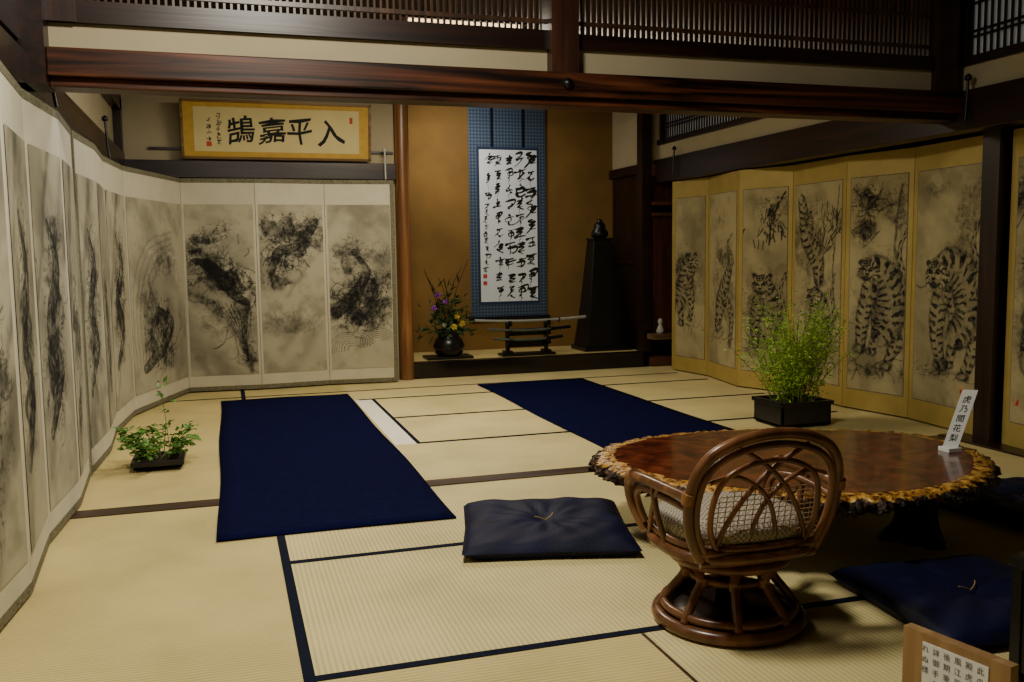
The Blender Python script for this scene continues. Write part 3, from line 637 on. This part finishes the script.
for i in range(8):
    a=2*math.pi*(i+.5)/8; c,s=math.cos(a),math.sin(a)
    ct('leg_%d'%(i+1),[T(c*r,s*r,z) for r,z in((.222,.04),(.195,.09),(.135,.14),(.135,.17),(.18,.215))],.016,M_rat)
    ct('binding',[T(c*r,s*r,z) for r,z in((.142,.138),(.136,.15),(.138,.163))],.019,M_wrap)
def sq(rx,ry,z,yo=0,n=28,p=2.7):
    o=[]
    for i in range(n):
        a=2*math.pi*i/n;c,s=math.cos(a),math.sin(a); o.append(T(rx*abs(c)**(2/p)*(1 if c>0 else -1),yo+ry*abs(s)**(2/p)*(1 if s>0 else -1),z))
    return o
ct('seat_frame',sq(.24,.21,.262),.020,M_rat,True); ct('seat_frame_top',sq(.235,.205,.292),.013,M_rat,True)
M_pad,nt,b=newmat('woven_pad'); v=coords(nt); ck=N(nt,'ShaderNodeTexChecker'); ck.inputs['Scale'].default_value=120; nt.links.new(v,ck.inputs[0])
ck.inputs[1].default_value=(.42,.37,.29,1); ck.inputs[2].default_value=(.18,.15,.11,1); nt.links.new(ck.outputs[0],b.inputs['Base Color']); b.inputs['Roughness'].default_value=.85
V=[];F=[];n=40
pr=[(.9,.29),(1.0,.305),(1.03,.33),(.98,.352),(.8,.365),(.4,.370)]
for r,z in pr: V+=[(p[0],p[1],z*KZ) for p in sq(.226*r,.20*r,0,0,n)]
for k in range(len(pr)-1):
    for i in range(n): j=(i+1)%n; F.append((k*n+i,k*n+j,(k+1)*n+j,(k+1)*n+i))
F.append(tuple((len(pr)-1)*n+i for i in range(n))); F.append(tuple(range(n-1,-1,-1)))
mesh('seat_pad',V,F,M_pad,ch,True)
def bk(x,z,o=0): return T(x,-.185-.22*(z-.27)+.25*x*x*1.0-o,z)
def hoop(sx,top,zb,xb,o=0):
    h=[(-xb,zb),(-.245*sx,zb+.07*sx),(-.265*sx,zb+.17*sx),(-.245*sx,.27+(top-.27)*.80),(-.15*sx,top-.012),(0,top+.012),(.15*sx,top-.012),(.245*sx,.27+(top-.27)*.80),(.265*sx,zb+.17*sx),(.245*sx,zb+.07*sx),(xb,zb)]
    return [bk(x,z,o) for x,z in h]
ct('back_hoop_outer',hoop(1,.635,.262,.20),.018,M_rat); ct('back_hoop_second',hoop(.91,.603,.265,.18,.004),.012,M_rat)
ct('back_hoop_inner',hoop(.72,.555,.265,.13,.002),.010,M_rat)
ct('back_rail',[bk(-.215,.285),bk(-.1,.278,.01),bk(.1,.278,.01),bk(.215,.285)],.016,M_rat)
ct('back_rail_low',[bk(-.2,.25),bk(-.1,.246,.01),bk(.1,.246,.01),bk(.2,.25)],.015,M_rat)
for k in(-1,1):
    ct('back_rib',[bk(k*-.16,.28),bk(k*-.13,.42),bk(k*-.02,.54),bk(k*.12,.60)],.009,M_rat)
    ct('back_rib',[bk(k*-.05,.28),bk(k*-.04,.40),bk(k*.04,.5),bk(k*.14,.53),bk(k*.2,.50)],.008,M_rat)
    ct('arm',[bk(k*.26,.46),T(k*.275,-.08,.462),T(k*.282,.06,.462),T(k*.278,.16,.45),T(k*.268,.205,.40),T(k*.25,.20,.33),T(k*.232,.14,.27)],.018,M_rat)
    ct('arm_inner',[bk(k*.25,.42),T(k*.268,-.06,.43),T(k*.268,.08,.43),T(k*.262,.15,.405),T(k*.25,.17,.36),T(k*.235,.13,.30)],.012,M_rat)
    ct('arm_strut',[T(k*.24,-.02,.28),T(k*.27,-.01,.36),T(k*.275,0,.45)],.011,M_rat)
    ct('arm_strut',[T(k*.235,.1,.28),T(k*.262,.04,.37),T(k*.275,-.04,.45)],.009,M_rat)
    ct('binding',[T(k*.28,.125,.458),T(k*.279,.15,.452),T(k*.276,.17,.44)],.0215,M_wrap)
    ct('binding',[bk(k*.262,.445),bk(k*.264,.46),bk(k*.262,.475)],.0215,M_wrap)
for i in range(17):
    x=-.184+.023*i; zt=.485-1.3*x*x; ct('cane',[bk(x,.285),bk(x,(.285+zt)/2),bk(x,zt)],.0017,M_web,res=1)
for j in range(12):
    z=.30+.0155*j; w=.2 if z<.43 else .2-(z-.43)*1.6; ct('cane',[bk(-w,z),bk(0,z),bk(w,z)],.0017,M_web,res=1)

# ------------------------------------------------------------------ PLANTS
def leafmesh(name,L,m,parent):
    V=[];F=[]
    for p,d,up,l,w in L:
        d=d.normalized(); s=d.cross(up); 
        if s.length<1e-3: s=Vector((1,0,0))
        s.normalize(); nn=s.cross(d); n=len(V)
        V+=[p,p+d*l*.4+s*w+nn*l*.05,p+d*l-nn*l*.18,p+d*l*.4-s*w+nn*l*.05]; F+=[(n,n+1,n+2),(n,n+2,n+3)]
    return mesh(name,V,F,m,parent)
def rv(s=1): return Vector((random.gauss(0,s),random.gauss(0,s),random.gauss(0,s)))
M_green=mat('bamboo_leaf',(.36,.54,.06),.5,.45,14); M_green2=mat('leaf_mid_green',(.10,.25,.035),.5,.4,14); M_stem=mat('stem_green',(.18,.24,.04),.5)
M_pot=mat('dark_pot_glaze',(.010,.009,.009),.3,.3,8); M_soil=mat('soil',(.03,.02,.012),.95,.4,40)
def planter(name,x0,x1,y0,y1,h,soilz):
    g=grp(name,((x0+x1)/2,(y0+y1)/2,0)); t=.018
    boxes('pot',[(x0,x1,y0,y0+t,.012,h),(x0,x1,y1-t,y1,.012,h),(x0,x0+t,y0,y1,.012,h),(x1-t,x1,y0,y1,.012,h),(x0,x1,y0,y1,.012,.03)],M_pot,g,.004)
    boxes('rim',[(x0-.012,x1+.012,y0-.012,y0+.012,h-.02,h+.006),(x0-.012,x1+.012,y1-.012,y1+.012,h-.02,h+.006),(x0-.012,x0+.012,y0,y1,h-.02,h+.006),(x1-.012,x1+.012,y0,y1,h-.02,h+.006)],M_pot,g,.003)
    boxes('feet',[(a,a+.03,b2,b2+.03,0,.014) for a in(x0+.01,x1-.04) for b2 in(y0+.01,y1-.04)],M_pot,g)
    box('soil',x0+t,x1-t,y0+t,y1-t,.03,soilz,M_soil,g); return g
g=planter('potted_bamboo',3.28,3.64,4.86,5.18,.16,.145)
L=[]
for i in range(80):
    a=random.uniform(0,6.28);r=random.uniform(0,.11); b0=Vector((3.46+r*math.cos(a)*1.3,5.02+r*math.sin(a),.145)); hh=random.uniform(.22,.66)
    lean=Vector((math.cos(a)*random.uniform(.03,.27),math.sin(a)*random.uniform(.03,.2),0)); p=[b0,b0+Vector((0,0,hh*.4))+lean*.3,b0+Vector((0,0,hh*.8))+lean*.75,b0+Vector((0,0,hh))+lean*1.15]
    tube('stem',p,.0022,M_stem,g,res=0)
    for k in range(60):
        t=random.uniform(.2,1.03); q=b0+Vector((0,0,hh*t))+lean*t*t*1.15+rv(.026); d=Vector((random.gauss(0,1)+lean.x*3,random.gauss(0,1),random.gauss(-.1,.6)))
        L.append((q,d,rv(.5)+Vector((0,0,.8)),random.uniform(.022,.048),random.uniform(.0035,.006)))
leafmesh('leaves',L,M_green,g)
g=planter('potted_creeper',-.50,-.26,5.06,5.30,.05,.045)
L=[]
for i in range(30):
    a=random.uniform(0,6.28);b0=Vector((-.38+.06*math.cos(a),5.18+.06*math.sin(a),.045)); hh=random.uniform(.05,.18); ln=Vector((math.cos(a),math.sin(a),0))*random.uniform(.03,.15)
    if i==0: hh=.40; ln=Vector((-.05,.05,0))
    if i==1: hh=.10; ln=Vector((.2,.1,0))
    p=[b0,b0+Vector((0,0,hh*.6))+ln*.25,b0+Vector((0,0,hh))+ln*.7,b0+Vector((0,0,hh*.85))+ln]; tube('stem',p,.0025,M_stem,g,res=0)
    for k in range(15):
        t=random.uniform(.3,1); q=b0+Vector((0,0,hh*math.sin(t*1.7)))+ln*t+rv(.014); L.append((q,Vector((random.gauss(0,1),random.gauss(0,1),random.gauss(.1,.4))),rv(.4)+Vector((0,0,1)),random.uniform(.03,.05),random.uniform(.010,.016)))
leafmesh('leaves',L,M_green2,g)
# flower arrangement
g=grp('flower_arrangement',(1.99,8.36,.15))
box('tray',1.76,2.20,8.24,8.50,.14,.165,M_black,g,.006)
lathe('vase',[(.09,.165),(.13,.19),(.15,.26),(.12,.33),(.08,.36),(.10,.39),(.105,.40),(.085,.395),(.07,.36)],(1.99,8.36,0),M_pot,g)
L=[]
for i in range(260):
    q=Vector((1.99+random.gauss(0,.09),8.36+random.gauss(0,.06),.34+abs(random.gauss(.08,.17)))); L.append((q,Vector((random.gauss(0,1),random.gauss(0,.7),random.gauss(.5,.6))),rv(),random.uniform(.06,.12),random.uniform(.008,.018)))
leafmesh('leaves',L,mat('flower_leaf',(.025,.065,.015),.5,.4,20),g)
for i in range(9):
    tube('branch',[(1.99,8.36,.38),(1.99+random.gauss(0,.06),8.36,.6),(1.99+random.gauss(-.02,.15),8.36+random.gauss(0,.05),random.uniform(.8,1.12))],.003,M_ratd,g,res=1)
def bloom(x,y,z,r,m):
    L=[]
    for i in range(46):
        d=rv(); d.y-=.3; L.append((Vector((x,y,z)),d,rv(),r,r*.22))
    leafmesh('bloom',L,m,g)
M_pu=mat('petal_purple',(.36,.08,.55),.6); M_ye=mat('petal_yellow',(.80,.66,.08),.6); M_wh=mat('petal_white',(.7,.65,.6),.6)
for x,z in((1.88,.74),(1.95,.68),(1.84,.62)): bloom(x,8.30,z,.032,M_pu)
for x,z in((2.05,.54),(2.10,.47),(2.02,.44)): bloom(x,8.27,z,.035,M_ye)
bloom(1.93,8.28,.46,.025,M_wh)
# sword rack
g=grp('sword_rack',(2.75,8.30,.15))
L=[(2.48,3.02,8.24,8.40,.14,.165)]
for x in(2.54,2.93): L+=[(x,x+.035,8.30,8.34,.165,.46),(x-.02,x+.055,8.26,8.38,.165,.19)]+[(x,x+.035,8.22,8.31,z,z+.022) for z in(.25,.34,.43)]+[(x,x+.035,8.22,8.235,z,z+.05) for z in(.25,.34,.43)]
L+=[(2.54,2.96,8.31,8.33,.22,.30),(2.57,2.93,8.31,8.33,.33,.40)]
boxes('stand',L,M_black,g,.004)
M_say=mat('scabbard_grey',(.30,.32,.29),.35,.15,30); M_say2=mat('scabbard_green',(.10,.12,.10),.3,.2,30)
for z,x0,x1,m in((.475,2.22,3.34,M_say),(.385,2.34,3.18,M_say2),(.295,2.4,3.1,M_say2)):
    n=9; p=[(x0+(x1-x0)*i/(n-1),8.262,z+.02*(2*i/(n-1)-1)**2) for i in range(n)]
    tube('scabbard',p[:7],.013,m,g); tube('hilt',p[6:],.015,M_say if z>.4 else M_border,g); lathe('guard',[(.001,-.004),(.03,-.004),(.03,.004),(.001,.004)],(0,0,0),M_ratd,g,16).matrix_basis=Matrix.Translation(p[6])@Matrix.Rotation(math.pi/2,4,'Y')
# tall tapering lacquer stand with a small ornament
g=grp('tall_lacquer_stand',(3.6,8.50,.14))
def frus(nm,cs,m):
    V=[];F=[]
    for z,x0,x1,y0,y1 in cs: V+=[(x0,y0,z),(x1,y0,z),(x1,y1,z),(x0,y1,z)]
    for k in range(len(cs)-1):
        for i in range(4): j=(i+1)%4; F.append((k*4+i,k*4+j,k*4+4+j,k*4+4+i))
    F.append((3,2,1,0)); e=(len(cs)-1)*4; F.append((e,e+1,e+2,e+3)); o=mesh(nm,V,F,m,g); bv=o.modifiers.new('b','BEVEL'); bv.width=.006; bv.segments=2
frus('tapered_body',[(.14,3.36,3.86,8.32,8.72),(.18,3.36,3.86,8.32,8.72),(.185,3.385,3.84,8.34,8.70),(.6,3.44,3.79,8.38,8.66),(1.24,3.50,3.70,8.43,8.61)],M_black)
frus('top_plate',[(1.24,3.49,3.71,8.42,8.62),(1.26,3.49,3.71,8.42,8.62)],M_black)
lathe('ornament',[(.06,0),(.085,.02),(.085,.06),(.06,.09),(.06,.12),(.05,.145),(.025,.16),(.03,.175),(.01,.19)],(3.60,8.52,1.26),M_black,g,24)

# ------------------------------------------------------------------ FOREGROUND RIGHT
g=grp('wooden_notice_stand',(1.6,1.65,0))
M_sw=wood('notice_wood',(.30,.16,.06),(.46,.28,.12),'z',.5)
A=Vector((1.560,1.785));Bq=Vector((1.620,1.52));u=(Bq-A).normalized();nn=Vector((u.y,-u.x))
def sp(a,o,z): return (A.x+u.x*a+nn.x*o,A.y+u.y*a+nn.y*o,z)
def sslab(nm,a0,a1,o0,o1,z0,z1,m): mesh(nm,[sp(a0,o1,z0),sp(a1,o1,z0),sp(a1,o0,z0),sp(a0,o0,z0),sp(a0,o1,z1),sp(a1,o1,z1),sp(a1,o0,z1),sp(a0,o0,z1)],BF,m,g)
W=(Bq-A).length
sslab('board',0,W,-.03,0,.02,.195,M_sw); sslab('foot',.02,.06,-.10,.05,0,.022,M_sw); sslab('foot',W-.06,W-.02,-.10,.05,0,.022,M_sw); sslab('paper',.055,W-.05,0,.002,.035,.175,M_card)
VV=[];FF=[];tx='此の間は客殿虎之図屏風江戸時代後期筆者不詳御手を触れぬ様'
for i,chh in enumerate(tx):
    Vg,Fg=glyph(chh,-.004); n=len(VV); c=i//5;r=i%5
    VV+=[sp(W-.068-.028*c+q[0]*.019,.003,.160-.026*r+q[1]*.019) for q in Vg]; FF+=[tuple(n+k for k in f) for f in Fg]
if VV: mesh('characters',VV,FF,M_ink,g)
g=grp('lacquer_side_stand',(2.05,1.7,0))
boxes('top',[(1.90,2.25,1.45,1.80,.30,.33)],M_black,g,.004); boxes('legs',[(x,x+.03,y,y+.03,0,.30) for x in(1.905,2.21) for y in(1.455,1.765)],M_black,g); boxes('side_panels',[(1.91,1.92,1.46,1.79,.03,.3),(1.91,2.24,1.785,1.795,.03,.3)],M_black,g)

# ------------------------------------------------------------------ LIGHTS
g=grp('ceiling_strip_lamp',(1.55,6,2.63)); box('tube',1.2,1.95,5.97,6.03,2.61,2.64,emis('lamp_glow',(1,.70,.38),3.0),g); box('housing',1.15,2.0,5.95,6.05,2.64,2.68,M_darkx,g); boxes('hanger',[(1.3,1.31,5.99,6.01,2.68,2.95),(1.84,1.85,5.99,6.01,2.68,2.95)],M_black,g)
def area(name,loc,tgt,size,e,c):
    l=D.lights.new(name,'AREA'); l.size=size; l.energy=e; l.color=c; o=D.objects.new(name,l); coll.objects.link(o); o.location=loc
    o.rotation_euler=(Vector(tgt)-Vector(loc)).to_track_quat('-Z','Y').to_euler(); return o
area('far_room_light',(1.3,6.0,2.55),(1.3,6.2,0),.8,62,(1,.89,.68))
area('near_room_light',(.25,2.5,2.85),(.05,3.2,0),.42,76,(1,.94,.80))
area('tokonoma_light',(2.1,8.25,2.45),(2.4,8.95,1.4),.3,10,(1,.92,.80))
area('screen_spot_left',(.7,4.9,2.75),(-.7,4.6,1.1),.3,14,(.98,.97,.95))
w=D.worlds.new('World'); bpy.context.scene.world=w; w.use_nodes=True
w.node_tree.nodes['Background'].inputs[0].default_value=(.5,.5,.55,1); w.node_tree.nodes['Background'].inputs[1].default_value=.02

# ------------------------------------------------------------------ CAMERA
a=Vector((2928,126,-912)).normalized();b=Vector((-288,84,-912));b=(b-a*b.dot(a)).normalized();c=a.cross(b)
cam=D.cameras.new('camera'); cam.lens=32.06; cam.sensor_width=36; cam.clip_start=.05
co=D.objects.new('camera',cam); coll.objects.link(co)
co.matrix_world=Matrix.Translation((0,0,1.12))@Matrix((a,b,c)).to_4x4()
bpy.context.scene.camera=co
